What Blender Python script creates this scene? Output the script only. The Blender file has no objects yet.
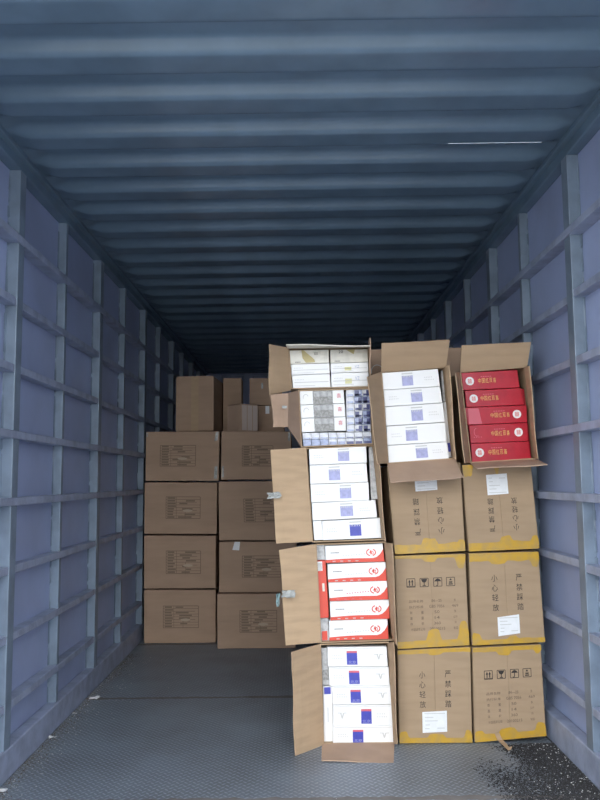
import bpy, bmesh, math, random
from mathutils import Vector, Matrix

random.seed(11)
scene = bpy.context.scene
COL = scene.collection

# ------------------------------------------------------------------ camera
F = 770.0                       # focal length in pixels of the 600 x 800 frame
CAM = Vector((0.0, 0.0, 1.15))
PITCH = math.atan(80.0 / F)
YAW = math.atan(3.5 / F)
ROLL = math.radians(0.5)
fw = Vector((math.sin(YAW) * math.cos(PITCH), math.cos(YAW) * math.cos(PITCH), math.sin(PITCH)))
rt = Vector((math.cos(YAW), -math.sin(YAW), 0.0))
up = rt.cross(fw)
RT = rt * math.cos(ROLL) - up * math.sin(ROLL)
UP = up * math.cos(ROLL) + rt * math.sin(ROLL)
cd = bpy.data.cameras.new('camera')
cd.sensor_fit = 'VERTICAL'
cd.sensor_height = 36.0
cd.lens = F / 800.0 * 36.0
cd.clip_start = 0.05
cam = bpy.data.objects.new('camera', cd)
COL.objects.link(cam)
M = Matrix((RT, UP, -fw)).transposed().to_4x4()
M.translation = CAM
cam.matrix_world = M
scene.camera = cam


def ray(px, py):
    return fw + RT * ((px - 300.0) / F) - UP * ((py - 400.0) / F)


def at_y(px, py, Y):
    d = ray(px, py)
    return CAM + d * ((Y - CAM.y) / d.y)


def at_z(px, py, Z):
    d = ray(px, py)
    return CAM + d * ((Z - CAM.z) / d.z)


def pix(p):
    v = p - CAM
    k = v.dot(fw)
    return 300 + F * v.dot(RT) / k, 400 - F * v.dot(UP) / k


# ------------------------------------------------------------------ light: open sky behind the camera
world = bpy.data.worlds.new('sky')
scene.world = world
world.use_nodes = True
bg = world.node_tree.nodes['Background']
bg.inputs['Color'].default_value = (0.93, 0.97, 1.0, 1)
bg.inputs['Strength'].default_value = 1.0

scene.view_settings.view_transform = 'Standard'
scene.view_settings.look = 'None'
scene.view_settings.gamma = 1.0
scene.view_settings.use_curve_mapping = False
scene.view_settings.exposure = 2.65


# ------------------------------------------------------------------ materials
def principled(name, color, rough=0.6, var=0.0, var_scale=6.0, bump=0.0, bump_scale=60.0, spec=0.5, metallic=0.0, stretch=(1, 1, 1), color2=None):
    m = bpy.data.materials.new(name)
    m.use_nodes = True
    nt = m.node_tree
    b = nt.nodes['Principled BSDF']
    b.inputs['Base Color'].default_value = (*color, 1)
    b.inputs['Roughness'].default_value = rough
    b.inputs['Specular IOR Level'].default_value = spec
    b.inputs['Metallic'].default_value = metallic
    if var or bump:
        tc = nt.nodes.new('ShaderNodeTexCoord')
        mp = nt.nodes.new('ShaderNodeMapping')
        mp.inputs['Scale'].default_value = stretch
        nt.links.new(tc.outputs['Object'], mp.inputs['Vector'])
    if var:
        n = nt.nodes.new('ShaderNodeTexNoise')
        n.inputs['Scale'].default_value = var_scale
        n.inputs['Detail'].default_value = 6
        nt.links.new(mp.outputs[0], n.inputs['Vector'])
        r = nt.nodes.new('ShaderNodeValToRGB')
        c2 = color2 or tuple(c * (1 - var) for c in color)
        r.color_ramp.elements[0].color = (*c2, 1)
        r.color_ramp.elements[0].position = 0.35
        r.color_ramp.elements[1].color = (*color, 1)
        r.color_ramp.elements[1].position = 0.6
        nt.links.new(n.outputs['Fac'], r.inputs['Fac'])
        nt.links.new(r.outputs['Color'], b.inputs['Base Color'])
    if bump:
        n2 = nt.nodes.new('ShaderNodeTexNoise')
        n2.inputs['Scale'].default_value = bump_scale
        n2.inputs['Detail'].default_value = 4
        nt.links.new(mp.outputs[0], n2.inputs['Vector'])
        bp = nt.nodes.new('ShaderNodeBump')
        bp.inputs['Strength'].default_value = bump
        bp.inputs['Distance'].default_value = 0.01
        nt.links.new(n2.outputs['Fac'], bp.inputs['Height'])
        nt.links.new(bp.outputs['Normal'], b.inputs['Normal'])
    return m


MAT = {}
MAT['panel'] = principled('blue grey panel paint', (0.325, 0.385, 0.575), 0.45, 0.22, 2.2, 0.25, 9.0, color2=(0.275, 0.32, 0.475))
MAT['post'] = principled('blue grey post paint', (0.175, 0.225, 0.29), 0.40, 0.25, 9.0, 0.15, 40.0)
MAT['rail'] = principled('violet grey rail paint', (0.32, 0.365, 0.49), 0.42, 0.28, 12.0, 0.2, 50.0)
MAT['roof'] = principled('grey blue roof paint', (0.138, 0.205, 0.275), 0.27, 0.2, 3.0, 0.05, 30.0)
MAT['rust'] = principled('rusty weld', (0.075, 0.06, 0.055), 0.9, 0.4, 20.0, 0.4, 80.0)
MAT['card'] = principled('cardboard', (0.43, 0.305, 0.195), 0.85, 0.10, 5.0, 0.08, 120.0, spec=0.2, stretch=(1, 1, 6))
MAT['card_box'] = principled('brown taped cardboard', (0.375, 0.27, 0.175), 0.85, 0.10, 5.0, 0.08, 120.0, spec=0.2, stretch=(1, 1, 6))
MAT['card_light'] = principled('pale cardboard', (0.50, 0.355, 0.225), 0.85, 0.12, 7.0, 0.1, 120.0, spec=0.2, stretch=(1, 1, 6))
MAT['card_grey'] = principled('greyed cardboard', (0.40, 0.275, 0.195), 0.85, 0.10, 4.0, 0.08, 120.0, spec=0.2, stretch=(1, 1, 6))
MAT['card_pink'] = principled('pinkish cardboard', (0.47, 0.33, 0.24), 0.8, 0.10, 7.0, 0.1, 120.0, spec=0.2)
MAT['white'] = principled('white carton card', (0.80, 0.80, 0.80), 0.32, spec=0.5)
MAT['cream'] = principled('cream carton card', (0.66, 0.63, 0.55), 0.3, 0.15, 30.0)
MAT['silver'] = principled('silver wrap', (0.5, 0.5, 0.5), 0.3, 0.35, 60.0, 0.4, 90.0)
MAT['red'] = principled('crimson carton card', (0.46, 0.012, 0.03), 0.28, 0.15, 25.0, 0.05, 60.0, spec=0.6)
MAT['scarlet'] = principled('scarlet print', (0.66, 0.065, 0.035), 0.4)
MAT['blue'] = principled('blue print', (0.055, 0.065, 0.42), 0.35, 0.15, 40.0)
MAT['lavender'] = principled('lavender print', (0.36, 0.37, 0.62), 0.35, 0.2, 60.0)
MAT['pinkprint'] = principled('pink red print', (0.62, 0.12, 0.16), 0.4)
MAT['faint'] = principled('faint grey print', (0.55, 0.55, 0.54), 0.5)
MAT['greyprint'] = principled('mid grey print', (0.36, 0.355, 0.34), 0.5, 0.45, 90.0)
MAT['gold'] = principled('gold print', (0.80, 0.52, 0.16), 0.3, 0.2, 80.0)
MAT['paleyellow'] = principled('pale yellow print', (0.72, 0.70, 0.36), 0.4)
MAT['olive'] = principled('olive gold print', (0.42, 0.34, 0.14), 0.4)
MAT['ink'] = principled('black ink', (0.035, 0.028, 0.025), 0.7)
MAT['ink_soft'] = principled('faded ink', (0.15, 0.105, 0.075), 0.8)
MAT['ink_fade'] = principled('very faded ink', (0.185, 0.13, 0.09), 0.8)
MAT['ink_pale'] = principled('worn patch', (0.43, 0.33, 0.24), 0.8)
MAT['paper'] = principled('white paper', (0.76, 0.77, 0.78), 0.6, 0.06, 40.0)
MAT['tape'] = principled('yellow packing tape', (0.50, 0.295, 0.03), 0.32, 0.30, 26.0, 0.12, 60.0, color2=(0.41, 0.26, 0.065))
MAT['litside'] = principled('pale lit side tint', (0.56, 0.46, 0.41), 0.7)  # paler tint that paints light onto one side of the angled box
MAT['tapeclear'] = principled('clear tape', (0.36, 0.37, 0.35), 0.25, 0.3, 60.0, 0.5, 60.0)
MAT['tapeteal'] = principled('teal grey tape', (0.25, 0.36, 0.36), 0.3, 0.4, 60.0, 0.6, 60.0)
MAT['packblue'] = principled('dark blue pack', (0.055, 0.065, 0.20), 0.3, 0.3, 60.0)
MAT['packmid'] = principled('pale blue pack', (0.36, 0.42, 0.62), 0.3, 0.3, 80.0)
MAT['packwhite'] = principled('white pack', (0.68, 0.69, 0.74), 0.3, 0.2, 80.0)
MAT['gravel'] = principled('dark grit', (0.030, 0.030, 0.033), 0.8, 0.4, 50.0)
MAT['chip'] = principled('white chips', (0.75, 0.75, 0.73), 0.6)
MAT['seam'] = principled('rusty floor seam', (0.215, 0.20, 0.19), 0.85, 0.2, 14.0)
MAT['soil'] = principled('brown dust', (0.15, 0.12, 0.09), 0.95, 0.3, 40.0)
MAT['ground'] = principled('yard concrete', (0.30, 0.30, 0.29), 0.9, 0.2, 0.8)


def tread_plate():
    m = bpy.data.materials.new('tread plate steel')
    m.use_nodes = True
    nt = m.node_tree
    N, L = nt.nodes.new, nt.links.new
    b = nt.nodes['Principled BSDF']

    def math_(op, a, c=None):
        n = N('ShaderNodeMath')
        n.operation = op
        for i, v in enumerate((a, c)):
            if v is None:
                continue
            if isinstance(v, (int, float)):
                n.inputs[i].default_value = v
            else:
                L(v, n.inputs[i])
        return n.outputs[0]
    tc = N('ShaderNodeTexCoord')
    mp = N('ShaderNodeMapping')
    mp.inputs['Rotation'].default_value = (0, 0, math.radians(45))
    mp.inputs['Scale'].default_value = (44, 44, 44)
    L(tc.outputs['Object'], mp.inputs['Vector'])
    sp = N('ShaderNodeSeparateXYZ')
    L(mp.outputs[0], sp.inputs[0])
    x, y = sp.outputs[0], sp.outputs[1]
    ck = math_('MODULO', math_('ABSOLUTE', math_('ADD', math_('FLOOR', x), math_('FLOOR', y))), 2.0)
    lx = math_('ABSOLUTE', math_('SUBTRACT', math_('FRACT', x), 0.5))
    ly = math_('ABSOLUTE', math_('SUBTRACT', math_('FRACT', y), 0.5))

    def ell(p, q):
        return math_('ADD', math_('POWER', math_('DIVIDE', p, 0.52), 2.0), math_('POWER', math_('DIVIDE', q, 0.19), 2.0))
    e1, e2 = ell(lx, ly), ell(ly, lx)
    mix = N('ShaderNodeMix')
    L(ck, mix.inputs[0])
    L(e1, mix.inputs[2])
    L(e2, mix.inputs[3])
    h = math_('SUBTRACT', 1.0, math_('MINIMUM', mix.outputs[0], 1.0))
    bp = N('ShaderNodeBump')
    bp.inputs['Strength'].default_value = 0.9
    bp.inputs['Distance'].default_value = 0.004
    L(h, bp.inputs['Height'])
    L(bp.outputs['Normal'], b.inputs['Normal'])
    n = N('ShaderNodeTexNoise')
    n.inputs['Scale'].default_value = 2.5
    n.inputs['Detail'].default_value = 8
    n.inputs['Roughness'].default_value = 0.65
    L(tc.outputs['Object'], n.inputs['Vector'])
    r = N('ShaderNodeValToRGB')
    r.color_ramp.elements[0].position = 0.35
    r.color_ramp.elements[0].color = (0.165, 0.185, 0.21, 1)
    r.color_ramp.elements[1].position = 0.65
    r.color_ramp.elements[1].color = (0.225, 0.265, 0.315, 1)
    L(n.outputs['Fac'], r.inputs['Fac'])
    mc = N('ShaderNodeMix')
    mc.data_type = 'RGBA'
    L(math_('POWER', h, 0.6), mc.inputs[0])
    L(r.outputs['Color'], mc.inputs[6])
    mc.inputs[7].default_value = (0.34, 0.40, 0.46, 1)
    L(mc.outputs[2], b.inputs['Base Color'])
    b.inputs['Roughness'].default_value = 0.45
    b.inputs['Metallic'].default_value = 0.25
    return m


MAT['floor'] = tread_plate()


# ------------------------------------------------------------------ object helpers
def obj(name, mesh, mat=None, parent=None):
    o = bpy.data.objects.new(name, mesh)
    COL.objects.link(o)
    if mat is not None and mesh is not None and not mesh.materials:
        mesh.materials.append(MAT[mat])
    if parent is not None:
        o.parent = parent
    return o


def empty(name, loc=(0, 0, 0)):
    o = bpy.data.objects.new(name, None)
    o.empty_display_size = 0.1
    COL.objects.link(o)
    o.location = loc
    return o


def tag(o, label=None, cat=None, group=None, kind=None):
    if label:
        o['label'] = label
    if cat:
        o['category'] = cat
    if group:
        o['group'] = group
    if kind:
        o['kind'] = kind
    return o


def pyd(name, verts, faces):
    me = bpy.data.meshes.new(name)
    me.from_pydata([tuple(v) for v in verts], [], faces)
    me.update()
    return me


def bm_mesh(name, bm, smooth=False):
    me = bpy.data.meshes.new(name)
    bmesh.ops.recalc_face_normals(bm, faces=bm.faces[:])
    bm.to_mesh(me)
    bm.free()
    if smooth:
        for p in me.polygons:
            p.use_smooth = True
    return me


def hexa(bm, P):
    """P: 8 points, 0-3 front (TL,TR,BR,BL), 4-7 back in the same order."""
    v = [bm.verts.new(tuple(p)) for p in P]
    for f in ((3, 2, 1, 0), (4, 5, 6, 7), (0, 1, 5, 4), (1, 2, 6, 5), (2, 3, 7, 6), (3, 0, 4, 7)):
        bm.faces.new([v[i] for i in f])
    return v


def box_bm(x0, x1, y0, y1, z0, z1, bevel=0.0):
    bm = bmesh.new()
    hexa(bm, [(x0, y0, z1), (x1, y0, z1), (x1, y0, z0), (x0, y0, z0), (x0, y1, z1), (x1, y1, z1), (x1, y1, z0), (x0, y1, z0)])
    if bevel:
        bmesh.ops.bevel(bm, geom=bm.edges[:], offset=bevel, segments=2, affect='EDGES', profile=0.5)
    return bm


def box_mesh(name, *a, bevel=0.0):
    return bm_mesh(name, box_bm(*a, bevel=bevel))


def rel(me, origin):
    """shift mesh so that origin becomes its local zero (for parts under an empty at origin)."""
    me.transform(Matrix.Translation(-Vector(origin)))
    return me


class Face:
    """bilinear face TL,TR,BR,BL in world space with normal toward the viewer side."""
    def __init__(s, q):
        s.q = [Vector(p) for p in q]
        s.n = (s.q[1] - s.q[3]).cross(s.q[0] - s.q[2]).normalized()
        if s.n.dot(CAM - s.q[0]) < 0:
            s.n = -s.n
        s.w = ((s.q[1] - s.q[0]).length + (s.q[2] - s.q[3]).length) / 2
        s.h = ((s.q[3] - s.q[0]).length + (s.q[2] - s.q[1]).length) / 2

    def p(s, u, v, off=0.0):
        top = s.q[0].lerp(s.q[1], u)
        bot = s.q[3].lerp(s.q[2], u)
        return bot.lerp(top, v) + s.n * off


class Decal:
    """collects flat print on a Face."""
    def __init__(s, face, off=0.0012):
        s.f, s.off, s.V, s.P = face, off, [], []

    def poly(s, pts):
        n = len(s.V)
        s.V += [s.f.p(u, v, s.off) for u, v in pts]
        s.P.append(list(range(n, n + len(pts))))

    def rect(s, u0, v0, u1, v1):
        s.poly([(u0, v0), (u1, v0), (u1, v1), (u0, v1)])

    def line(s, u0, v0, u1, v1, t):
        du, dv = (u1 - u0) * s.f.w, (v1 - v0) * s.f.h
        l = math.hypot(du, dv) or 1e-6
        nu, nv = -dv / l * t / 2 / s.f.w, du / l * t / 2 / s.f.h
        s.poly([(u0 + nu, v0 + nv), (u1 + nu, v1 + nv), (u1 - nu, v1 - nv), (u0 - nu, v0 - nv)])

    def frame(s, u0, v0, u1, v1, t):
        s.line(u0, v0, u1, v0, t); s.line(u1, v0, u1, v1, t); s.line(u1, v1, u0, v1, t); s.line(u0, v1, u0, v0, t)

    def disc(s, u, v, r, k=20, ry=None):
        ry = ry or r
        s.poly([(u + r / s.f.w * math.cos(2 * math.pi * i / k), v + ry / s.f.h * math.sin(2 * math.pi * i / k)) for i in range(k)])

    def arc(s, u, v, rx, ry, a0, a1, t, k=14):
        P = [(u + rx / s.f.w * math.cos(math.radians(a0 + (a1 - a0) * i / k)), v + ry / s.f.h * math.sin(math.radians(a0 + (a1 - a0) * i / k))) for i in range(k + 1)]
        for a, b in zip(P, P[1:]):
            s.line(*a, *b, t)

    def text(s, body, u0, v0, u1, v1, flip=False):
        V, P = glyphs(body)
        n = len(s.V)
        for x, y in V:
            if flip:
                x, y = 1 - x, 1 - y
            s.V.append(s.f.p(u0 + (u1 - u0) * x, v0 + (v1 - v0) * y, s.off))
        s.P += [[n + i for i in f] for f in P]

    def build(s, name, mat, parent, label=None):
        o0 = parent.matrix_world.translation if False else Vector(parent.location)
        me = pyd(name, [v - o0 for v in s.V], s.P)
        o = obj(name, me, mat, parent)
        if label:
            o['label'] = label
        return o


_G = {}


def glyphs(body):
    """text outline filled, fitted into the unit square."""
    if body in _G:
        return _G[body]
    c = bpy.data.curves.new('glyph', 'FONT')
    c.body = body
    c.resolution_u = 2
    o = bpy.data.objects.new('glyph', c)
    COL.objects.link(o)
    dg = bpy.context.evaluated_depsgraph_get()
    me = bpy.data.meshes.new_from_object(o.evaluated_get(dg))
    V = [(v.co.x, v.co.y) for v in me.vertices]
    P = [list(p.vertices) for p in me.polygons]
    bpy.data.objects.remove(o)
    bpy.data.curves.remove(c)
    bpy.data.meshes.remove(me)
    if V:
        x0, x1 = min(v[0] for v in V), max(v[0] for v in V)
        y0, y1 = min(v[1] for v in V), max(v[1] for v in V)
        V = [((x - x0) / max(x1 - x0, 1e-6), (y - y0) / max(y1 - y0, 1e-6)) for x, y in V]
    _G[body] = (V, P)
    return _G[body]


# ------------------------------------------------------------------ the container: walls, floor, roof
XL, XR = -1.139, 1.111          # inner faces of the wall frames
PL, PR = XL - 0.048, XR + 0.048  # wall sheets
Y0, Y1 = 1.35, 9.7
ZL, ZR = 2.495, 2.515           # roof height at the two walls
RAILS = [0.272, 0.541, 0.808, 1.076, 1.345, 1.612, 1.880, 2.148]
OVER = (1.076, 1.345, 2.148)


def wall(side):
    s = -1 if side == 'left' else 1
    xp = PL if s < 0 else PR                # sheet plane
    H = ZL if s < 0 else ZR
    back = sorted((xp + s * 0.008, xp + s * 0.05))
    w = obj('wall_' + side, box_mesh('wall', back[0], back[1], Y0, Y1, -0.02, H + 0.06), 'panel')
    w['kind'] = 'structure'
    if s < 0:
        pos = [3.095 + 0.662 * k for k in range(-2, 10)]
    else:
        pos = [3.025 - 0.65 * 2, 3.025 - 0.65, 3.025, 3.72, 4.306, 4.99, 5.61] + [5.61 + 0.64 * k for k in range(1, 7)]
    ys = [(y, k % 2 == 0) for k, y in enumerate(pos) if Y0 + 0.1 < y < Y1 - 0.2]

    def xr(a, b):                            # depth a..b proud of the sheet, toward the room
        return sorted((xp - s * a, xp - s * b))
    # one sheet for each bay, slightly cushioned between the frames
    edges = [Y0] + [y + 0.02 for y, _ in ys] + [Y1]
    for a, b in zip(edges, edges[1:]):
        V, Fc = [], []
        nu, zs = 8, [0.0]
        for r in RAILS + [H]:
            z0 = zs[-1]
            zs += [z0 + (r - z0) * t for t in (0.2, 0.5, 0.8, 1.0)]
        dent = random.uniform(0.004, 0.009)
        bases = [0] + RAILS + [H]
        for zi, z in enumerate(zs):
            fz = (zi % 4) / 4.0
            cz = {0: 0.0, 1: 0.7, 2: 1.0, 3: 0.7}[zi % 4]
            for i in range(nu + 1):
                t = i / nu
                cu = math.sin(math.pi * t) ** 0.7 if 0 < t < 1 else 0.0
                V.append((xp + s * dent * cu * cz, a + (b - a) * t, z))
        for zi in range(len(zs) - 1):
            for i in range(nu):
                q = zi * (nu + 1) + i
                Fc.append([q, q + 1, q + nu + 2, q + nu + 1])
        me = pyd('panel', V, Fc)
        for p in me.polygons:
            p.use_smooth = True
        obj('panel', me, 'panel', w)
    # posts
    for y, main in ys:
        wd = 0.068 if main else 0.034
        x = xr(-0.004, 0.048 if main else 0.042)
        po = obj('post', box_mesh('post', x[0], x[1], y, y + wd, 0.1, H - 0.05, bevel=0.003), 'post', w)
        # ragged weld bead down the near side
        V, Fc = [], []
        z, x0 = 0.12, xp - s * 0.002
        while z < H - 0.12:
            z2 = z + random.uniform(0.03, 0.11)
            dp = random.uniform(0.004, 0.014)
            n = len(V)
            V += [(x0, y - dp, z), (x0, y - dp * random.uniform(.3, 1.2), z2), (x0 - s * 0.006, y + 0.001, z2), (x0 - s * 0.006, y + 0.001, z)]
            Fc.append([n, n + 1, n + 2, n + 3])
            z = z2 + random.choice((0.0, 0.0, 0.02))
        obj('weld_bead', pyd('weld_bead', V, Fc), 'post', po)
    # rails
    for z in RAILS:
        over = z in OVER
        x = xr(-0.004, 0.055 if over else 0.046)
        if over:
            spans = [(Y0 + 0.02, Y1 - 0.02)]
        else:
            mains = [y for y, m_ in ys if m_]
            cuts = [Y0 + 0.02]
            for y in mains:
                cuts += [y - 0.001, y + 0.069]
            cuts.append(Y1 - 0.02)
            spans = list(zip(cuts[::2], cuts[1::2]))
        for a, b in spans:
            dz = random.uniform(-0.006, 0.006)
            obj('rail', box_mesh('rail', x[0], x[1], a, b, z - 0.017 + dz, z + 0.015 + dz, bevel=0.0025), 'rail', w)
    # foot and head rails
    x = xr(-0.004, 0.052)
    obj('bottom_rail', box_mesh('bottom_rail', x[0], x[1], Y0, Y1, 0.0, 0.118, bevel=0.006), 'rail', w)
    x = xr(-0.004, 0.046)
    obj('top_rail', box_mesh('top_rail', x[0], x[1], Y0, Y1, H - 0.05, H + 0.01, bevel=0.006), 'roof', w)
    return w


wall('left')
wall('right')
wb = obj('wall_back', box_mesh('wall_back', PL, PR, Y1, Y1 + 0.06, -0.02, ZR + 0.06), 'panel')
wb['kind'] = 'structure'
for k in range(8):
    x = PL + 0.02 + (PR - PL - 0.04) * k / 8
    obj('corrugation', box_mesh('corrugation', x + 0.04, x + 0.22, Y1 - 0.03, Y1 + 0.01, 0.0, ZL - 0.02, bevel=0.012), 'panel', wb)

# floor: tread plates with rusty joints
fl = obj('floor', box_mesh('floor', PL, PR, Y0, Y1, -0.06, -0.006), 'rust')
fl['kind'] = 'structure'
seams = [Y0, 1.56, 2.92, 4.25, 5.6, 6.95, 8.3, Y1]
for a, b in zip(seams, seams[1:]):
    obj('floor_plate', box_mesh('floor_plate', PL, PR, a + 0.0006, b - 0.0006, -0.006, 0.0), 'floor', fl)
    if a > Y0:
        # uneven rusty weld along the joint
        V, Fc, n = [], [], 60
        for i in range(n + 1):
            x = XL + (XR - XL) * i / n
            V += [(x, a - random.uniform(0.008, 0.026), 0.0008), (x, a, 0.0012), (x, a + random.uniform(0.008, 0.026), 0.0008)]
        for i in range(n):
            q = 3 * i
            Fc += [[q, q + 3, q + 4, q + 1], [q + 1, q + 4, q + 5, q + 2]]
        obj('weld_seam', pyd('weld_seam', V, Fc), 'seam', fl)

# roof: pressed corrugated sheet, one object for each corrugation
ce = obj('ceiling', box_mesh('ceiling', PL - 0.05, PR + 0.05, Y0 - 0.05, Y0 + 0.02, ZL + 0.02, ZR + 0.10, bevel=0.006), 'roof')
ce['kind'] = 'structure'
PER, AMP = 0.287, 0.022


def prof(t):                     # t in 0..1 over one period: near high flat, drop, low flat, rise
    if t < 0.30:
        return 1.0
    if t < 0.43:
        return math.cos((t - 0.30) / 0.13 * math.pi)
    if t < 0.80:
        return -1.0
    return -math.cos((t - 0.80) / 0.20 * math.pi)


def roof_piece(slit=None):
    xs = [PL, XL + 0.02, XL + 0.05, XL + 0.08, XL + 0.11, XL + 0.17]
    xs += [XL + 0.17 + (XR - XL - 0.34) * i / 6 for i in range(1, 6)] + [XR - 0.17, XR - 0.11, XR - 0.08, XR - 0.05, XR - 0.02, PR]
    ts = [i / 24 for i in range(25)]
    V, Fc = [], []
    for t in ts:
        for x in xs:
            d = min(x - XL, XR - x)
            e = max(0.0, min(1.0, (d - 0.02) / 0.09))
            e = e * e * (3 - 2 * e)
            zb = ZL + (ZR - ZL) * (x - XL) / (XR - XL)
            # the sheet is a touch askew: its ribs sit a little farther back on one side
            V.append((x, t * PER, zb + 0.012 + AMP * prof(t) * e))
    n = len(xs)
    for j in range(24):
        for i in range(n - 1):
            if slit is not None and j == slit and xs[i] > 0.5 and xs[i + 1] < XR - 0.10:
                q = j * n + i
                m = len(V)
                a, b = Vector(V[q]), Vector(V[q + n])
                a2, b2 = Vector(V[q + 1]), Vector(V[q + n + 1])
                V.extend([tuple(a.lerp(b, 0.88)), tuple(a2.lerp(b2, 0.88))])
                Fc.append([q, q + 1, m + 1, m])
                continue
            q = j * n + i
            Fc.append([q, q + 1, q + n + 1, q + n])
    me = pyd('roof_corrugation', V, Fc)
    for p in me.polygons:
        p.use_smooth = True
    return me


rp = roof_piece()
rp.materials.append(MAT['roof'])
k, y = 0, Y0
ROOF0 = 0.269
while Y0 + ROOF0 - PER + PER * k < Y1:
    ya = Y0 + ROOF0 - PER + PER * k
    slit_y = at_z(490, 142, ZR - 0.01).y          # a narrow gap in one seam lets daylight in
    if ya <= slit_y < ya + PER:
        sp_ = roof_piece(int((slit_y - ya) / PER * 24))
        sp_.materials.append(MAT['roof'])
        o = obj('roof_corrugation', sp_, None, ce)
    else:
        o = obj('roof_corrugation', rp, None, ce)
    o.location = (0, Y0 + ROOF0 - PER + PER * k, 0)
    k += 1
for side, x0, x1, z in (('l', XL - 0.01, XL + 0.022, ZL), ('r', XR - 0.022, XR + 0.01, ZR)):
    obj('eaves_strip', box_mesh('eaves_strip', x0, x1, Y0, Y1, z - 0.008, z + 0.02, bevel=0.004), 'roof', ce)

# unseen door leaf, added to block light from the right and dim the left wall
dr = obj('added_door_1', box_mesh('added_door_1', PR + 0.01, PR + 0.05, Y0 - 1.12, Y0 - 0.01, 0.02, ZR - 0.03, bevel=0.008), 'panel')
dr['kind'] = 'structure'
for k in range(4):
    obj('added_door_rib', box_mesh('added_door_rib', PR - 0.015, PR + 0.012, Y0 - 1.06, Y0 - 0.07, 0.25 + 0.6 * k, 0.31 + 0.6 * k, bevel=0.004), 'rail', dr)

g = obj('ground', box_mesh('ground', -40, 40, -60, Y0 - 0.02, -0.5, -0.35), 'ground')
g['kind'] = 'structure'

# ------------------------------------------------------------------ cardboard boxes
DEPTH = 0.55
D = at_z(435, 743.5, 0.0).y       # front of the near boxes, from their foot on the floor


def inset(q, e):
    cx = sum(p[0] for p in q) / 4
    cy = sum(p[1] for p in q) / 4
    return [(x + (e if x < cx else -e), y + (e if y < cy else -e)) for x, y in q]


def quad(q, Y):
    return [at_y(x, y, Y) for x, y in q]


def closed_box(q, Y, depth, label, group, mat='card_box', floor=False, flaps=True, bev=0.006, e=0.35, zbot=None):
    P = quad(inset(q, e), Y)
    if floor:
        for i in (2, 3):
            P[i].z = 0.0015 if i == 3 or floor is True else floor
    if zbot is not None:
        P[2].z = P[3].z = zbot
    base = Vector(((P[2].x + P[3].x) / 2, Y + depth / 2, min(P[2].z, P[3].z)))
    root = empty('cardboard_box', base)
    bm = bmesh.new()
    B = [p + Vector((0, depth, 0)) for p in P]
    s = 0.003 if flaps else 0.0
    hexa(bm, [p + Vector((0, s, 0)) for p in P] + B)
    bmesh.ops.bevel(bm, geom=bm.edges[:], offset=bev, segments=2, affect='EDGES', profile=0.6)
    obj('body', rel(bm_mesh('body', bm), base), mat, root)
    f = Face(P)
    if flaps == 'v' or flaps is True:
        cuts = [(0.012, 0.497, 0.012, 0.988), (0.503, 0.988, 0.012, 0.988)]
    elif flaps == 'h':
        cuts = [(0.010, 0.990, 0.012, 0.497), (0.010, 0.990, 0.503, 0.988)]
    else:
        cuts = []
    for u0, u1, v0, v1 in cuts:
        bm = bmesh.new()
        fr = [f.p(u0, v1), f.p(u1, v1), f.p(u1, v0), f.p(u0, v0)]
        hexa(bm, fr + [p + Vector((0, 0.004, 0)) for p in fr])
        obj('flap', rel(bm_mesh('flap', bm), base), mat, root)
    tag(root, label, 'box', group)
    return root, f


def strip(f, pts, root, name='tape', mat='tape', off=0.0016, label=None):
    d = Decal(f, off)
    for p in pts:
        d.poly(p)
    return d.build(name, mat, root, label)


def ragged(u0, u1, v0, v1, side, n=9, amp=0.015):
    """quads of a strip whose one long edge is uneven (side 't' or 'b')."""
    R = []
    last = None
    for i in range(n + 1):
        u = u0 + (u1 - u0) * i / n
        r = random.uniform(-amp, amp)
        p = ((u, v0), (u, v1 + r)) if side == 't' else ((u, v0 + r), (u, v1))
        if last:
            R.append([last[0], p[0], p[1], last[1]])
        last = p
    return R


def yellow_tape(f, root, top, bottom, blobs):
    """strips of tape folded over the lower and upper edge, with soft tongues running onto the face."""
    n = 48
    ph = random.uniform(0, 6)

    def height(u, base, low):
        h = base * (1 + 0.10 * math.sin(u * 9 + ph) + 0.06 * math.sin(u * 23 + 2 * ph))
        for u0, u1, v0, v1 in blobs:
            if (v0 < 0.5) != low:
                continue
            reach = v1 if low else 1 - v0
            e = 0.025
            g = min(max((u - u0 + e) / (2 * e), 0), max((u1 + e - u) / (2 * e), 0), 1)
            h = max(h, base + (reach - base) * g * g * (3 - 2 * g) * (0.92 + 0.08 * math.sin(u * 31 + ph)))
        return h
    for base, low in ((bottom, True), (top, False)):
        if not base and not any((b_[2] < 0.5) == low for b_ in blobs):
            continue
        Q = []
        for i in range(n):
            a, b_ = 0.004 + 0.992 * i / n, 0.004 + 0.992 * (i + 1) / n
            ha, hb = height(a, base, low), height(b_, base, low)
            if ha < 0.004 and hb < 0.004:
                if Q:
                    strip(f, Q, root)
                Q = []
                continue
            if low:
                Q.append([(a, 0.003), (b_, 0.003), (b_, hb), (a, ha)])
            else:
                Q.append([(a, 1 - ha), (b_, 1 - hb), (b_, 0.997), (a, 0.997)])
        if Q:
            strip(f, Q, root)


def warning_text(f, root, flip, us=(0.33, 0.68), vtop=0.725, dv=0.105, size=0.072):
    for ci, col in enumerate(('小心轻放', '严禁踩踏')):
        d = Decal(f)
        u = us[ci]
        w = size * f.h / f.w * 0.92
        for k, ch in enumerate(col):
            vc = vtop - dv * k
            if flip:
                d.text(ch, (1 - u) - w / 2, (1 - vc) - size / 2, (1 - u) + w / 2, (1 - vc) + size / 2, True)
            else:
                d.text(ch, u - w / 2, vc - size / 2, u + w / 2, vc + size / 2)
        d.build('printed_warning', 'ink', root, 'black column of four printed warning characters')


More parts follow.
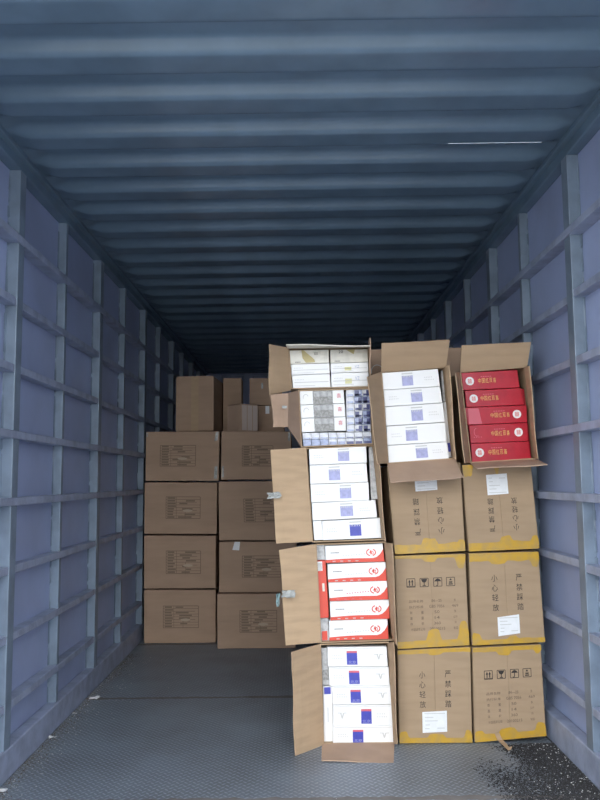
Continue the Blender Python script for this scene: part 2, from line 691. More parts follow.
def sticker(f, root, u0, v0, u1, v1, tilt=0.0, flip=False):
    p = [(u0, v0 - tilt), (u1, v0 + tilt), (u1, v1 + tilt), (u0, v1 - tilt)]
    s = strip(f, [p], root, 'sticker', 'paper', 0.0024, 'white paper sticker with faint print')
    d = Decal(f, 0.003)
    W, H = u1 - u0, v1 - v0
    rows = [(0.08, 0.90, 0.92), (0.10, 0.72, 0.45), (0.10, 0.55, 0.62), (0.12, 0.36, 0.30), (0.60, 0.20, 0.90), (0.10, 0.18, 0.28)]
    for a, v, b in rows:
        if flip:
            v = 1 - v
        vv = v0 + H * v
        d.line(u0 + W * a, vv, u0 + W * b, vv, 0.0035)
    o0 = Vector(root.location)
    o = obj('faint_lines', pyd('faint_lines', [v - o0 for v in d.V], d.P), 'faint', s)


def shipping_marks(f, root):
    t = 0.0026
    w = 0.115
    hh = w * f.w / f.h
    vb = 0.655
    for k, u in enumerate((0.16, 0.345, 0.535, 0.715)):
        d = Decal(f)
        d.frame(u, vb, u + w, vb + hh, t)
        c = u + w / 2
        if k == 0:
            for uu in (u + w * 0.33, u + w * 0.67):
                d.line(uu, vb + hh * 0.18, uu, vb + hh * 0.6, t * 1.6)
                d.poly([(uu - w * 0.15, vb + hh * 0.58), (uu + w * 0.15, vb + hh * 0.58), (uu, vb + hh * 0.9)])
            d.line(u, vb + hh * 0.1, u + w, vb + hh * 0.1, t)
        elif k == 1:
            d.poly([(u + w * 0.12, vb + hh * 0.92), (u + w * 0.88, vb + hh * 0.92), (u + w * 0.75, vb + hh * 0.6), (c, vb + hh * 0.45), (u + w * 0.25, vb + hh * 0.6)])
            d.line(c, vb + hh * 0.5, c, vb + hh * 0.15, t * 1.3)
            d.line(u + w * 0.3, vb + hh * 0.13, u + w * 0.7, vb + hh * 0.13, t * 1.3)
        elif k == 2:
            d.poly([(u + w * 0.06, vb + hh * 0.58), (u + w * 0.94, vb + hh * 0.58), (u + w * 0.72, vb + hh * 0.84), (c, vb + hh * 0.93), (u + w * 0.28, vb + hh * 0.84)])
            d.line(c, vb + hh * 0.6, c, vb + hh * 0.15, t * 1.3)
            d.arc(c - 0.1 * w, vb + hh * 0.17, 0.1 * w * f.w, 0.1 * w * f.w, 180, 360, t, 6)
        else:
            d.poly([(c - w * 0.16, vb + hh * 0.66), (c + w * 0.16, vb + hh * 0.66), (c, vb + hh * 0.92)])
            d.rect(u + w * 0.3, vb + hh * 0.36, u + w * 0.7, vb + hh * 0.52)
            d.rect(u + w * 0.25, vb + hh * 0.14, u + w * 0.75, vb + hh * 0.28)
        d.build('handling_symbol', 'ink', root, ('two up arrows in a frame', 'wine glass in a frame', 'umbrella in a frame', 'stacking mark in a frame')[k])
    DD = [Decal(f) for _ in range(3)]
    rows = [('品牌名称', '84—25', '支'), ('执行标准', 'GB5 7056', '469'), ('数    量', '50', '条'), ('重    量', '14', '公斤'), ('体    积', '360', '升'), ('中国烟草公司', '20100215', '制造')]
    for i, (a, b, c) in enumerate(rows):
        v = 0.50 - i * 0.0605
        h = 0.030
        if i == 5:
            DD[0].text(a, 0.20, v - h / 2, 0.39, v + h / 2)
        elif len(a) == 4:
            DD[0].text(a, 0.18, v - h / 2, 0.38, v + h / 2)
        else:
            DD[0].text(a[0], 0.19, v - h / 2, 0.225, v + h / 2)
            DD[0].text(a[-1], 0.345, v - h / 2, 0.38, v + h / 2)
        cw = 0.024 * len(b)
        DD[1].text(b, 0.575 - cw / 2 - .02, v - h / 2, 0.575 + cw / 2, v + h / 2)
        DD[2].text(c, 0.82 - 0.03 * len(c) / 2, v - h / 2, 0.82 + 0.03 * len(c) / 2, v + h / 2)
    for d in DD:
        d.build('printed_lines', 'ink_soft', root, 'column of small printed lettering')


GN = 'yellow taped boxes in the near stack'
# bottom row
b, f = closed_box([(397, 650), (471, 646.5), (473, 742), (399, 743)], D, DEPTH, 'taped brown box on the floor with white sticker low on its front', GN, floor=True)
yellow_tape(f, b, 0.045, 0.055, [(0.0, 0.12, 0.04, 0.13), (0.40, 0.62, 0.04, 0.10), (0.9, 0.99, 0.04, 0.14), (0.42, 0.60, 0.93, 0.97)])
warning_text(f, b, False)
sticker(f, b, 0.32, 0.115, 0.655, 0.335, 0.004)
b, f = closed_box([(472, 647.3), (541.5, 644), (547, 736.5), (474.5, 742)], D, DEPTH, 'taped brown box on the floor printed with a row of handling symbols', GN, floor=0.026)
yellow_tape(f, b, 0.05, 0.075, [(0.0, 0.13, 0.05, 0.12), (0.35, 0.58, 0.05, 0.13), (0.86, 0.99, 0.05, 0.16), (0.36, 0.55, 0.90, 0.97), (0.9, 0.98, 0.9, 0.97)])
shipping_marks(f, b)
# middle row
b, f = closed_box([(394, 555.5), (466, 553.3), (470, 645.7), (397.2, 649.5)], D, DEPTH, 'taped brown box with handling symbols, in the middle row beside open red-white cartons', GN)
yellow_tape(f, b, 0.035, 0.075, [(0.42, 0.60, 0.05, 0.20), (0.86, 0.99, 0.06, 0.27), (0.40, 0.58, 0.92, 0.97), (0.86, 0.98, 0.84, 0.97)])
shipping_marks(f, b)
b, f = closed_box([(468.5, 553), (539, 551), (546, 642.5), (472, 646)], D, DEPTH, 'taped brown box in the middle row with a tilted white sticker below its lettering', GN)
yellow_tape(f, b, 0.09, 0.055, [(0.0, 0.12, 0.04, 0.14), (0.3, 0.52, 0.87, 0.92), (0.88, 0.98, 0.82, 0.95), (0.5, 0.62, 0.04, 0.09)])
warning_text(f, b, False, us=(0.345, 0.69), vtop=0.72, dv=0.107, size=0.075)
sticker(f, b, 0.36, 0.10, 0.66, 0.305, 0.012)
# upper row, printed upside down
b, f = closed_box([(386.5, 466), (461, 462), (466, 551.5), (394.5, 554.8)], D, 0.60, 'taped brown box with upside-down lettering, under the open box of white cartons', GN)
yellow_tape(f, b, 0.0, 0.095, [(0.40, 0.60, 0.06, 0.17), (0.9, 0.99, 0.06, 0.14)])
warning_text(f, b, True, us=(0.32, 0.65), vtop=0.76, dv=0.113, size=0.075)
sticker(f, b, 0.36, 0.70, 0.66, 0.90, 0.004, True)
b, f = closed_box([(461.8, 464.5), (531.5, 461.5), (540, 549), (468.5, 552.2)], D, 0.60, 'taped brown box with upside-down lettering, under the open box of red cartons', GN)
yellow_tape(f, b, 0.0, 0.095, [(0.0, 0.14, 0.84, 0.98), (0.46, 0.62, 0.06, 0.17), (0.9, 0.99, 0.06, 0.16), (0.46, 0.52, 0.84, 0.97)])
warning_text(f, b, True, us=(0.30, 0.64), vtop=0.745, dv=0.102, size=0.072)
sticker(f, b, 0.33, 0.64, 0.63, 0.875, 0.004, True)

# boxes behind the two upper open boxes
b, f = closed_box([(367.5, 349), (384.5, 348.6), (393, 449), (376, 450)], D + 0.32, 0.26, 'grey-brown box standing behind the open box of white cartons', 'boxes behind the open ones', mat='card_grey', flaps='h', zbot=at_y(388, 464.5, D).z + 0.002)
d = Decal(f); d.arc(0.48, 0.80, 0.030, 0.036, 40, 190, 0.004); d.build('tape_loop', 'faint', b)
b, f = closed_box([(425, 348), (474, 346.5), (480, 448), (432, 449)], D + 0.33, 0.26, 'brown box showing between the raised flaps of the two upper open boxes', 'boxes behind the open ones', mat='card_grey', flaps='v', zbot=at_y(462, 462.5, D).z + 0.002)


def open_box(q, depth, label, flaps, floor=False, mat='card', wall_t=0.005, Y=None, lip=None):
    Y = D if Y is None else Y
    P = quad(q, Y)
    if floor:
        P[2].z = P[3].z = 0.0015
    base = Vector(((P[2].x + P[3].x) / 2, Y + depth / 2, min(P[2].z, P[3].z)))
    root = empty('open_cardboard_box', base)
    bm = bmesh.new()
    c = sum(P, Vector()) / 4
    IN = []
    for p in P:
        IN.append(Vector((p.x + (wall_t if p.x < c.x else -wall_t), Y, p.z + (wall_t if p.z < c.z else -wall_t))))
    bk = Vector((0, depth, 0))
    o = [bm.verts.new(p) for p in P]
    i_ = [bm.verts.new(p) for p in IN]
    ob = [bm.verts.new(p + bk) for p in P]
    ib = [bm.verts.new(p + bk - Vector((0, wall_t, 0))) for p in IN]
    for k in range(4):
        j = (k + 1) % 4
        bm.faces.new((o[k], o[j], i_[j], i_[k]))
        bm.faces.new((o[k], ob[k], ob[j], o[j]))
        bm.faces.new((i_[k], i_[j], ib[j], ib[k]))
    bm.faces.new(ob)
    bm.faces.new(ib)
    obj('body', rel(bm_mesh('body', bm), base), mat, root)
    for fl_ in flaps:
        pts, m = fl_[0], fl_[1]
        flap(root, base, pts, m)
    tag(root, label, 'box', 'opened cigarette boxes')
    return root, Face(P), Face(IN)


def flap(root, base, strips, mat, t=0.004):
    """strips: list of point pairs (two world points each) from the hinge outward; solid sheet of thickness t."""
    # resample each span so that the card can be gently bowed
    V = []
    rows = []
    for (a0, b0), (a1, b1) in zip(strips, strips[1:]):
        for k in range(4):
            s = k / 4
            rows.append((a0.lerp(a1, s), b0.lerp(b1, s)))
    rows.append(strips[-1])
    nrm = (strips[0][1] - strips[0][0]).cross(strips[-1][0] - strips[0][0]).normalized()
    N = 6
    bm = bmesh.new()
    gr = []
    m = len(rows) - 1
    for ri, (a, b) in enumerate(rows):
        row = []
        for i in range(N + 1):
            s = i / N
            bow = 0.004 * math.sin(math.pi * s * 1.5 + ri) * (ri / m)
            wob = Vector((0, 0, 0))
            if ri == m:
                wob = (rows[m][0] - rows[m - 1][0]) * random.uniform(-0.06, 0.04)
            row.append(a.lerp(b, s) + nrm * bow + wob)
        gr.append(row)
    A = [[bm.verts.new(p) for p in r] for r in gr]
    B = [[bm.verts.new(p + nrm * t) for p in r] for r in gr]
    for j in range(m):
        for i in range(N):
            bm.faces.new((A[j][i], A[j][i + 1], A[j + 1][i + 1], A[j + 1][i]))
            bm.faces.new((B[j][i], B[j + 1][i], B[j + 1][i + 1], B[j][i + 1]))
        bm.faces.new((A[j][0], A[j + 1][0], B[j + 1][0], B[j][0]))
        bm.faces.new((A[j][N], B[j][N], B[j + 1][N], A[j + 1][N]))
    for i in range(N):
        bm.faces.new((A[0][i], B[0][i], B[0][i + 1], A[0][i + 1]))
        bm.faces.new((A[m][i], A[m][i + 1], B[m][i + 1], B[m][i]))
    return obj('flap', rel(bm_mesh('flap', bm), base), mat, root)


def hp(a, b, dy=0.0):
    return (at_y(a[0], a[1], D + dy), at_y(b[0], b[1], D + dy))


OPEN = {}
# lowest open box, on the floor
FLOORFLAP = [(at_y(322, 745, D), at_y(394.5, 744.5, D)), (at_z(321.5, 761, 0.004), at_z(393.5, 762, 0.004))]
for i in range(2):
    FLOORFLAP[0][i].z = 0.004
OPEN['b1'] = open_box([(320, 644), (389, 641.8), (395.5, 745), (323, 746)], 0.50, 'lowest open box on the floor, filled with white cartons with blue squares', [
    ([hp((320.5, 644), (324, 745.5)), hp((291, 652), (296, 756), -0.14)], 'card_light'),
    (FLOORFLAP, 'card_pink'),
    ([hp((388.5, 643), (394.5, 744)), hp((393.5, 642), (398.5, 744), -0.09)], 'card')], floor=True)
OPEN['b2'] = open_box([(315.5, 544), (386, 541.5), (393.8, 640.6), (320.5, 643)], 0.50, 'open box of red and white cartons, second from the floor', [
    ([hp((315.5, 544), (321, 642.5)), hp((279, 550), (286, 645.5), -0.07)], 'card_light'),
    ([hp((385, 542.5), (393, 639)), hp((392, 543.5), (398, 645), -0.11)], 'card')])
OPEN['b3'] = open_box([(305.5, 448), (374, 445), (383.5, 540), (312, 542.5)], 0.50, 'open box of white cartons, directly above the red and white ones', [
    ([hp((305.5, 447.5), (312.3, 541.5)), hp((270, 450), (276.5, 543.5), -0.06)], 'card_light'),
    ([hp((373.2, 444.5), (382.8, 538.5)), hp((377.5, 445.5), (386.5, 541), -0.09)], 'card')])
OPEN['b4'] = open_box([(298.2, 389.8), (371, 388), (373.5, 444.2), (301, 447.3)], 0.42, 'open box packed with loose blue cigarette packs and grey-banded cartons', [
    ([hp((298.4, 390.5), (301, 446)), hp((288, 393), (288.5, 427), -0.13), hp((271.5, 394.5), (273.5, 427), -0.16)], 'card_grey')])
OPEN['b5'] = open_box([(288, 347.5), (369.5, 346.2), (371, 387.4), (291, 389.2)], 0.42, 'topmost open box with two columns of cream cigarette cartons', [
    ([hp((287.8, 347.5), (291, 390.5)), hp((268.8, 344), (270, 394.5), -0.11)], 'card'),
    ([hp((288, 347.8), (369.5, 346.6)), hp((286, 345.0), (370.5, 344.6), -0.13)], 'cream'),
    ([hp((369.3, 346.5), (370.6, 375)), hp((369.8, 337.5), (371.6, 375), -0.13)], 'card_grey')])
OPEN['c4'] = open_box([(381, 371.5), (446, 366.5), (455, 459), (387.5, 463.8)], 0.30, 'tall open box of white cartons with lavender squares, its flaps spread', [
    ([hp((381, 372), (388, 463.5)), hp((366.8, 377), (378.5, 463.5), -0.16)], 'card'),
    ([hp((381, 371.5), (446, 366.8)), hp((381.5, 343.5), (449.5, 339), -0.09)], 'card'),
    ([hp((387.5, 464), (455, 459)), hp((390.5, 483), (463.3, 476.5), -0.16)], 'card_pink'),
    ([hp((445.5, 367), (454.5, 459)), hp((449, 365), (457, 459.5), -0.10)], 'card_light')])
OPEN['d4'] = open_box([(460, 371.5), (526.5, 366.5), (536.5, 459), (470.5, 463)], 0.30, 'open box of crimson cartons beside the wall, its top flap raised', [
    ([hp((460, 372), (470.5, 462.5)), hp((454.8, 373), (466, 463), -0.14)], 'card'),
    ([hp((460, 371.5), (527, 366.8)), hp((461.5, 345.5), (530.5, 341.5), -0.05)], 'card'),
    ([hp((470.5, 463), (536, 459)), hp((477.5, 469), (547.5, 463.5), -0.17)], 'card_pink'),
    ([hp((525, 367.5), (535.5, 459)), hp((529, 366), (539, 458.5), -0.10)], 'card_light')])

# bits of tape on the near flaps
def crumple(name, c, w, h, mat, root, n=5, amp=0.012):
    V, Fc = [], []
    for j in range(n):
        for i in range(n):
            V.append(Vector((c.x + (i / (n - 1) - .5) * w + random.uniform(-1, 1) * w * .12, c.y + random.uniform(-amp, amp * .2), c.z + (j / (n - 1) - .5) * h + random.uniform(-1, 1) * h * .12)))
    for j in range(n - 1):
        for i in range(n - 1):
            q = j * n + i
            Fc.append([q, q + 1, q + n + 1, q + n])
    o0 = Vector(root.location)
    return obj(name, pyd(name, [v - o0 for v in V], Fc), mat, root)


crumple('tape_wad', at_y(278.0, 599.5, D - 0.085), 0.016, 0.058, 'tapeteal', OPEN['b2'][0])
crumple('tape_wad', at_y(288, 593.5, D - 0.095), 0.055, 0.030, 'tapeclear', OPEN['b2'][0], amp=0.004)
crumple('tape_wad', at_y(274, 495.5, D - 0.078), 0.055, 0.028, 'tapeclear', OPEN['b3'][0], amp=0.004)
crumple('tape_wad', at_y(284.5, 407, D - 0.165), 0.020, 0.012, 'tapeclear', OPEN['b4'][0], amp=0.002)


# ------------------------------------------------------------------ cigarette cartons in the open boxes
def carton(q, dy, thick, mat, label, group, name='cigarette_carton', bev=0.0015):
    P = quad(q, D + dy)
    base = Vector(((P[2].x + P[3].x) / 2, D + dy + thick / 2, (P[2].z + P[3].z) / 2))
    bm = bmesh.new()
    hexa(bm, P + [p + Vector((0, thick, 0)) for p in P])
    bmesh.ops.bevel(bm, geom=bm.edges[:], offset=bev, segments=1, affect='EDGES')
    o = obj(name, rel(bm_mesh(name, bm), base), mat)
    o.location = base
    tag(o, label, 'pack' if name.endswith('pack') else 'carton', group)
    return o, Face(P)


ORD = ['topmost', 'second from top', 'middle', 'second from bottom', 'lowest']


def white_print(o, f, u, mat, mirrored, strong=True):
    w = 0.175 if strong else 0.195
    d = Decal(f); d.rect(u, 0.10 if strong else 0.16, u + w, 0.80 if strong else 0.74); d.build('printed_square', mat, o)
    if strong:
        d = Decal(f, 0.0016); d.rect(u, 0.70, u + w, 0.80); d.build('printed_band', 'pinkprint', o)
        d = Decal(f, 0.0016); d.text('北京', u + 0.02, 0.14, u + w - 0.02, 0.30); d.build('printed_name', 'lavender', o)
    else:
        d = Decal(f, 0.0016); d.line(u, 0.86, u + w, 0.86, 0.006); d.text('mm', u + 0.02, 0.64, u + w - 0.02, 0.74); d.build('printed_name', 'faint', o)
    # faint dotted lines and a wide v-shaped emblem
    d = Decal(f)
    a, b = (0.08, 0.78) if not mirrored else (0.74, 0.08)
    for r, v in enumerate((0.40, 0.54)):
        for k in range(6 - r):
            d.rect(a + 0.03 * k, v, a + 0.03 * k + 0.014, v + 0.05)
    if strong:
        d.line(b, 0.62, b + 0.07, 0.62, 0.003); d.line(b + 0.05, 0.62, b + 0.075, 0.36, 0.005)
        d.line(b + 0.075, 0.36, b + 0.10, 0.62, 0.005); d.line(b + 0.10, 0.62, b + 0.15, 0.62, 0.003)
        d.line(0.03, 0.93, 0.97, 0.93, 0.0015)
    d.build('faint_print', 'faint', o)


B1 = [[(327.3, 647.3), (386.7, 646.6), (387.8, 666.4), (328, 666.7)], [(328.7, 667), (388.7, 666.7), (389.8, 685.6), (329.5, 686)],
      [(332, 686.3), (390.7, 685.9), (391.5, 704.3), (332.7, 704.8)], [(333, 705.1), (391.8, 704.6), (392.8, 725.6), (333, 726)],
      [(333, 726.3), (392.7, 725.9), (393.4, 744.2), (333, 744.6)]]
for k, q in enumerate(B1):
    o, f = carton(q, 0.004 + 0.004 * (k % 2), 0.047, 'white', 'white carton with a deep blue square, %s in the lowest open box' % ORD[k], 'white cartons in the lowest open box')
    white_print(o, f, (0.32, 0.33, 0.31, 0.475, 0.33)[k], 'blue', k == 3)
o, f = carton([(323, 686.5), (332.2, 686.2), (333, 741.5), (324, 742)], 0.022, 0.088, 'white', 'white carton standing on end beside the row in the lowest box', 'cartons standing on end')
d = Decal(f); d.rect(0.12, 0.86, 0.82, 0.985); d.build('printed_square', 'blue', o)
d = Decal(f); d.rect(0.45, 0.35, 0.55, 0.62); d.build('faint_print', 'faint', o)
o, f = carton([(321, 648), (327, 647.6), (329.5, 685), (322.8, 685.8)], 0.024, 0.088, 'silver', 'silver-wrapped carton end with a dark patch in the lowest open box', 'cartons standing on end')
d = Decal(f); d.rect(0.1, 0.14, 0.95, 0.42); d.build('printed_patch', 'greyprint', o)

B2 = [[(325, 546), (382.7, 543.7), (384.4, 561.5), (325.6, 562.8)], [(327.5, 564.2), (385.6, 562), (386.6, 580.6), (328, 582.3)],
      [(328.5, 582.8), (387, 581), (388, 599.3), (329.5, 601)], [(330, 601.5), (389, 599.8), (389.5, 618.6), (330.5, 620.2)],
      [(328.8, 620.8), (387.5, 619.2), (388.4, 638.8), (329.5, 640.6)]]
for k, q in enumerate(B2):
    o, f = carton(q, 0.003 + 0.005 * (k % 2), 0.047, 'white', 'white carton with red wave and round emblem, %s in its open box' % ORD[k], 'red and white cartons')
    d = Decal(f)
    n = 16
    pts = []
    for i in range(n + 1):
        u = i / n
        pts.append((u, 0.16 + 0.03 * math.sin(u * 4.5) + 0.08 * u + (0.50 * max(0, (u - 0.80) / 0.20) ** 2.2)))
    for (a, va), (b, vb) in zip(pts, pts[1:]):
        d.poly([(a, 0.0), (b, 0.0), (b, vb), (a, va)])
    d.build('red_wave', 'scarlet', o)
    d = Decal(f, 0.0018)
    d.arc(0.785, 0.54, 0.020, 0.0145, 110, 255, 0.0048); d.arc(0.785, 0.54, 0.020, 0.0145, -70, 60, 0.0048)
    d.line(0.76, 0.50, 0.785, 0.66, 0.004); d.line(0.785, 0.66, 0.78, 0.42, 0.004)
    d.arc(0.808, 0.52, 0.004, 0.007, 0, 360, 0.003)
    d.build('round_emblem', 'scarlet', o)
    d = Decal(f, 0.0018); d.rect(0.09, 0.55, 0.24, 0.60); d.build('printed_name', 'greyprint', o)
    d = Decal(f, 0.0018)
    for r in range(9):
        d.rect(0.30 + 0.045 * r, 0.36 + 0.01 * r, 0.32 + 0.045 * r, 0.41 + 0.01 * r)
    for r in range(4):
        d.rect(0.12 + 0.13 * r, 0.06, 0.17 + 0.13 * r, 0.10)
    d.build('faint_print', 'pinkprint' if k == 2 else 'faint', o)
o, f = carton([(316.2, 560.8), (325.5, 560.3), (329.0, 617.5), (319.2, 618.2)], 0.022, 0.088, 'scarlet', 'red carton standing on end, left of the red and white row', 'cartons standing on end')
d = Decal(f); d.rect(0.12, 0.82, 0.62, 0.985); d.build('printed_patch', 'white', o)
d = Decal(f, 0.0018); [d.rect(0.16, 0.83 + 0.02 * i, 0.58, 0.838 + 0.02 * i) for i in range(7)]; d.build('faint_print', 'greyprint', o)
d = Decal(f); d.text('1', 0.50, 0.46, 0.74, 0.60); d.build('printed_numeral', 'cream', o)
o, f = carton([(315.8, 545.5), (324.4, 545), (325.5, 559.8), (316.4, 560.2)], 0.024, 0.088, 'silver', 'silver carton end above the red upright carton', 'cartons standing on end')
o, f = carton([(319.5, 618.8), (328.2, 618.2), (329.5, 641), (320.5, 641.6)], 0.024, 0.088, 'silver', 'dark silver carton end below the red upright carton', 'cartons standing on end')
d = Decal(f); d.rect(0.2, 0.05, 0.8, 0.45); d.build('printed_patch', 'scarlet', o)

B3 = [[(309, 448.9), (366.2, 445.6), (367, 462.7), (309.5, 465)], [(309.7, 465.4), (366.4, 463.1), (368, 481.8), (310.2, 484.1)],
      [(310.4, 484.5), (368.5, 482.2), (369.3, 500.3), (311.3, 502.5)], [(311.8, 502.9), (375.5, 500.0), (377.2, 517.4), (312.5, 520.6)],
      [(321.8, 521), (380.0, 517.9), (381.3, 537.9), (323, 540.2)]]
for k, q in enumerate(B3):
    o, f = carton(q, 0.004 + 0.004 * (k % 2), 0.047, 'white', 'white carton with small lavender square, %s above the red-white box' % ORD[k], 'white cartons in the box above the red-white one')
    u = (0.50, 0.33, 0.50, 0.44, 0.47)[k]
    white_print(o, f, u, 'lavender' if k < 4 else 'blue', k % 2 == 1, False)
o, f = carton([(312.7, 521), (321.4, 520.5), (323.4, 539.8), (314.2, 540.4)], 0.012, 0.088, 'white', 'short white carton end beside the lowest lavender-square carton', 'cartons standing on end')
o, f = carton([(368.8, 447), (373.3, 446.5), (379.0, 499.3), (371.0, 499.8)], 0.03, 0.088, 'silver', 'crumpled silver wrap edge at the side of the white cartons', 'cartons standing on end')

C4 = [[(382.3, 373), (438, 368.9), (440, 386.2), (383.4, 389.9)], [(383.7, 390.3), (440.2, 386.6), (442.4, 402.6), (384.9, 406.6)],
      [(385.2, 407), (443.0, 403), (445, 421.8), (386.2, 426)], [(386.5, 426.4), (445.2, 422.4), (447, 441.6), (387.4, 445.2)],
      [(387.7, 445.6), (447.2, 442), (449.4, 458.6), (389, 463.0)]]
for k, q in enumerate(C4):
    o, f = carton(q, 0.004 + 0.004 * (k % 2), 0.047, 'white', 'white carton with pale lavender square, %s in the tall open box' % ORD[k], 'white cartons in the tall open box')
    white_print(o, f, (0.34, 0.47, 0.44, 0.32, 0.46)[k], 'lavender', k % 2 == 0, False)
o, f = carton([(443.4, 402.2), (448.6, 401.8), (453.6, 457), (446.5, 457.6)], 0.055, 0.088, 'white', 'white carton standing on end beside the tall box of white cartons', 'cartons standing on end')
d = Decal(f); d.rect(0.15, 0.10, 0.85, 0.26); d.build('printed_square', 'blue', o)
o, f = carton([(440.6, 370.5), (444.6, 370), (447, 401), (443, 401.6)], 0.06, 0.088, 'silver', 'silver wrap edge beside the upper white cartons', 'cartons standing on end')

D4 = [[(461.5, 373), (517.4, 369.9), (519.7, 387.4), (463.3, 390.2)], [(465, 390.8), (521, 387.9), (524.0, 404.7), (466.4, 407.2)],
      [(464.6, 407.7), (526.5, 405.2), (527.2, 422.2), (467.9, 425)], [(469, 425.4), (527.2, 422.7), (528.3, 440.9), (470.8, 443.3)],
      [(470.9, 443.7), (528.5, 441.3), (531, 459.2), (472.3, 462.4)]]
for k, q in enumerate(D4):
    o, f = carton(q, 0.004 + 0.005 * (k % 2), 0.047, 'red', 'crimson carton with gold lettering, %s in the open box by the wall' % ORD[k], 'crimson cartons')
    flip = k in (2, 3)
    uc = (0.13, 0.14, 0.835, 0.84, 0.14)[k]
    ut = (0.28, 0.26, 0.40, 0.37, 0.29)[k]
    d = Decal(f); d.disc(uc, 0.50, 0.0195); d.build('emblem_disc', 'white', o)
    d = Decal(f, 0.002); d.text('囍', uc - 0.036, 0.37, uc + 0.036, 0.63); d.build('emblem_mark', 'scarlet', o)
    d = Decal(f); [d.text(ch, ut + 0.066 * j, 0.36, ut + 0.066 * j + 0.052, 0.63) for j, ch in enumerate('中国红双喜')]; d.build('gold_lettering', 'gold', o)
    d = Decal(f)
    for r in range(5):
        d.rect(ut + 0.05 + 0.04 * r, 0.70, ut + 0.08 + 0.04 * r, 0.75)
    d.build('faint_print', 'pinkprint', o)
    if k == 2:
        d = Decal(f, 0.0018); d.poly([(0.02, 0.04), (0.24, 0.02), (0.22, 0.93), (0.05, 0.95)]); d.build('printed_patch', 'pinkprint', o)
    if k == 3:
        d = Decal(f, 0.0018); d.arc(0.12, 0.60, 0.012, 0.018, 90, 300, 0.003)
        for r in range(4):
            d.rect(0.06 + 0.04 * r, 0.30, 0.08 + 0.04 * r, 0.35)
        d.build('crescent_mark', 'pinkprint', o)
o, f = carton([(521, 389), (527.5, 388.6), (534.2, 458.2), (527.5, 458.6)], 0.058, 0.088, 'red', 'crimson carton standing on end at the wall side of its box', 'cartons standing on end')
d = Decal(f); d.rect(0.35, 0.60, 0.75, 0.76); d.build('printed_patch', 'tapeteal', o)

B5 = [([(289.6, 350.4), (328.6, 349.6), (329.2, 362.8), (290.5, 364.2)], 'cream'), ([(291, 364.6), (329.3, 363.2), (329.8, 373.4), (291.6, 375)], 'white'), ([(292, 375.4), (329.9, 373.8), (330.5, 387.2), (293, 388.2)], 'white'),
      ([(330.2, 349.8), (367.6, 349), (368, 361.8), (330.4, 363)], 'cream'), ([(330.6, 363.4), (368.1, 362.2), (368.4, 371.8), (330.8, 373)], 'white'), ([(331, 373.4), (368.5, 372.2), (368.6, 386), (331.6, 387.2)], 'white')]
POS = ['upper', 'middle', 'lower']
for k, (q, m) in enumerate(B5):
    o, f = carton(q, 0.006 + 0.004 * (k % 2), 0.09, m, '%s %s carton in the column %s of the topmost box' % (POS[k % 3], 'cream' if m == 'cream' else 'shiny white', 'nearer the raised flap' if k < 3 else 'nearer the wall'), 'cartons in the topmost box')
    if m == 'cream':
        d = Decal(f)
        if k == 0:
            d.poly([(0.30, 0.98), (0.36, 0.98), (0.62, 0.30), (0.64, 0.08), (0.40, 0.06), (0.32, 0.40)])
        else:
            d.poly([(0.42, 0.98), (0.66, 0.98), (0.62, 0.62)])
        d.build('gold_print', 'olive', o)
        d = Decal(f, 0.0018); d.text('XX' if k == 0 else '20', 0.62 if k == 0 else 0.22, 0.62 if k == 0 else 0.72, 0.72 if k == 0 else 0.34, 0.82 if k == 0 else 0.94)
        for r in range(5):
            d.rect(0.12 + 0.03 * r, 0.08, 0.135 + 0.03 * r, 0.16)
        d.build('dark_print', 'ink', o)
    else:
        d = Decal(f)
        d.rect(0.05, 0.40, 0.96, 0.46); d.rect(0.05, 0.14, 0.6, 0.18)
        for r in range(6):
            d.rect(0.08 + 0.04 * r, 0.60, 0.10 + 0.04 * r, 0.66)
        d.build('faint_print', 'faint', o)
        if k > 3:
            d = Decal(f); d.rect(0.37, 0.22, 0.55, 0.58); d.build('yellow_print', 'paleyellow', o)
            d = Decal(f); d.text('VZ', 0.64, 0.45, 0.76, 0.72); d.build('dark_print', 'packmid', o)

B4 = [[(299.8, 391.2), (343.7, 390), (344.6, 403.2), (300.2, 404.8)], [(300.4, 405.2), (344.8, 403.6), (345.5, 416.6), (301, 418.2)], [(301.2, 418.6), (345.7, 417), (346, 430.6), (302, 432.2)]]
for k, q in enumerate(B4):
    o, f = carton(q, 0.006, 0.09, 'white', 'white carton with a grey printed band, %s of three beside the loose packs' % POS[k], 'grey-banded cartons')
    d = Decal(f); d.rect(0.29, 0.02, 0.74, 0.98); d.build('grey_band', 'greyprint', o)
    d = Decal(f, 0.0018); d.rect(0.31, 0.55, 0.72, 0.92); d.build('silver_print', 'silver', o)
    d = Decal(f); d.text('喜', 0.83, 0.42, 0.93, 0.76); d.build('red_mark', 'pinkprint', o)
    d = Decal(f); d.arc(0.13, 0.52, 0.012, 0.014, 20, 200, 0.003); d.build('faint_print', 'faint', o)

ROWN = ['first', 'second', 'third', 'fourth', 'fifth', 'sixth', 'seventh', 'eighth']


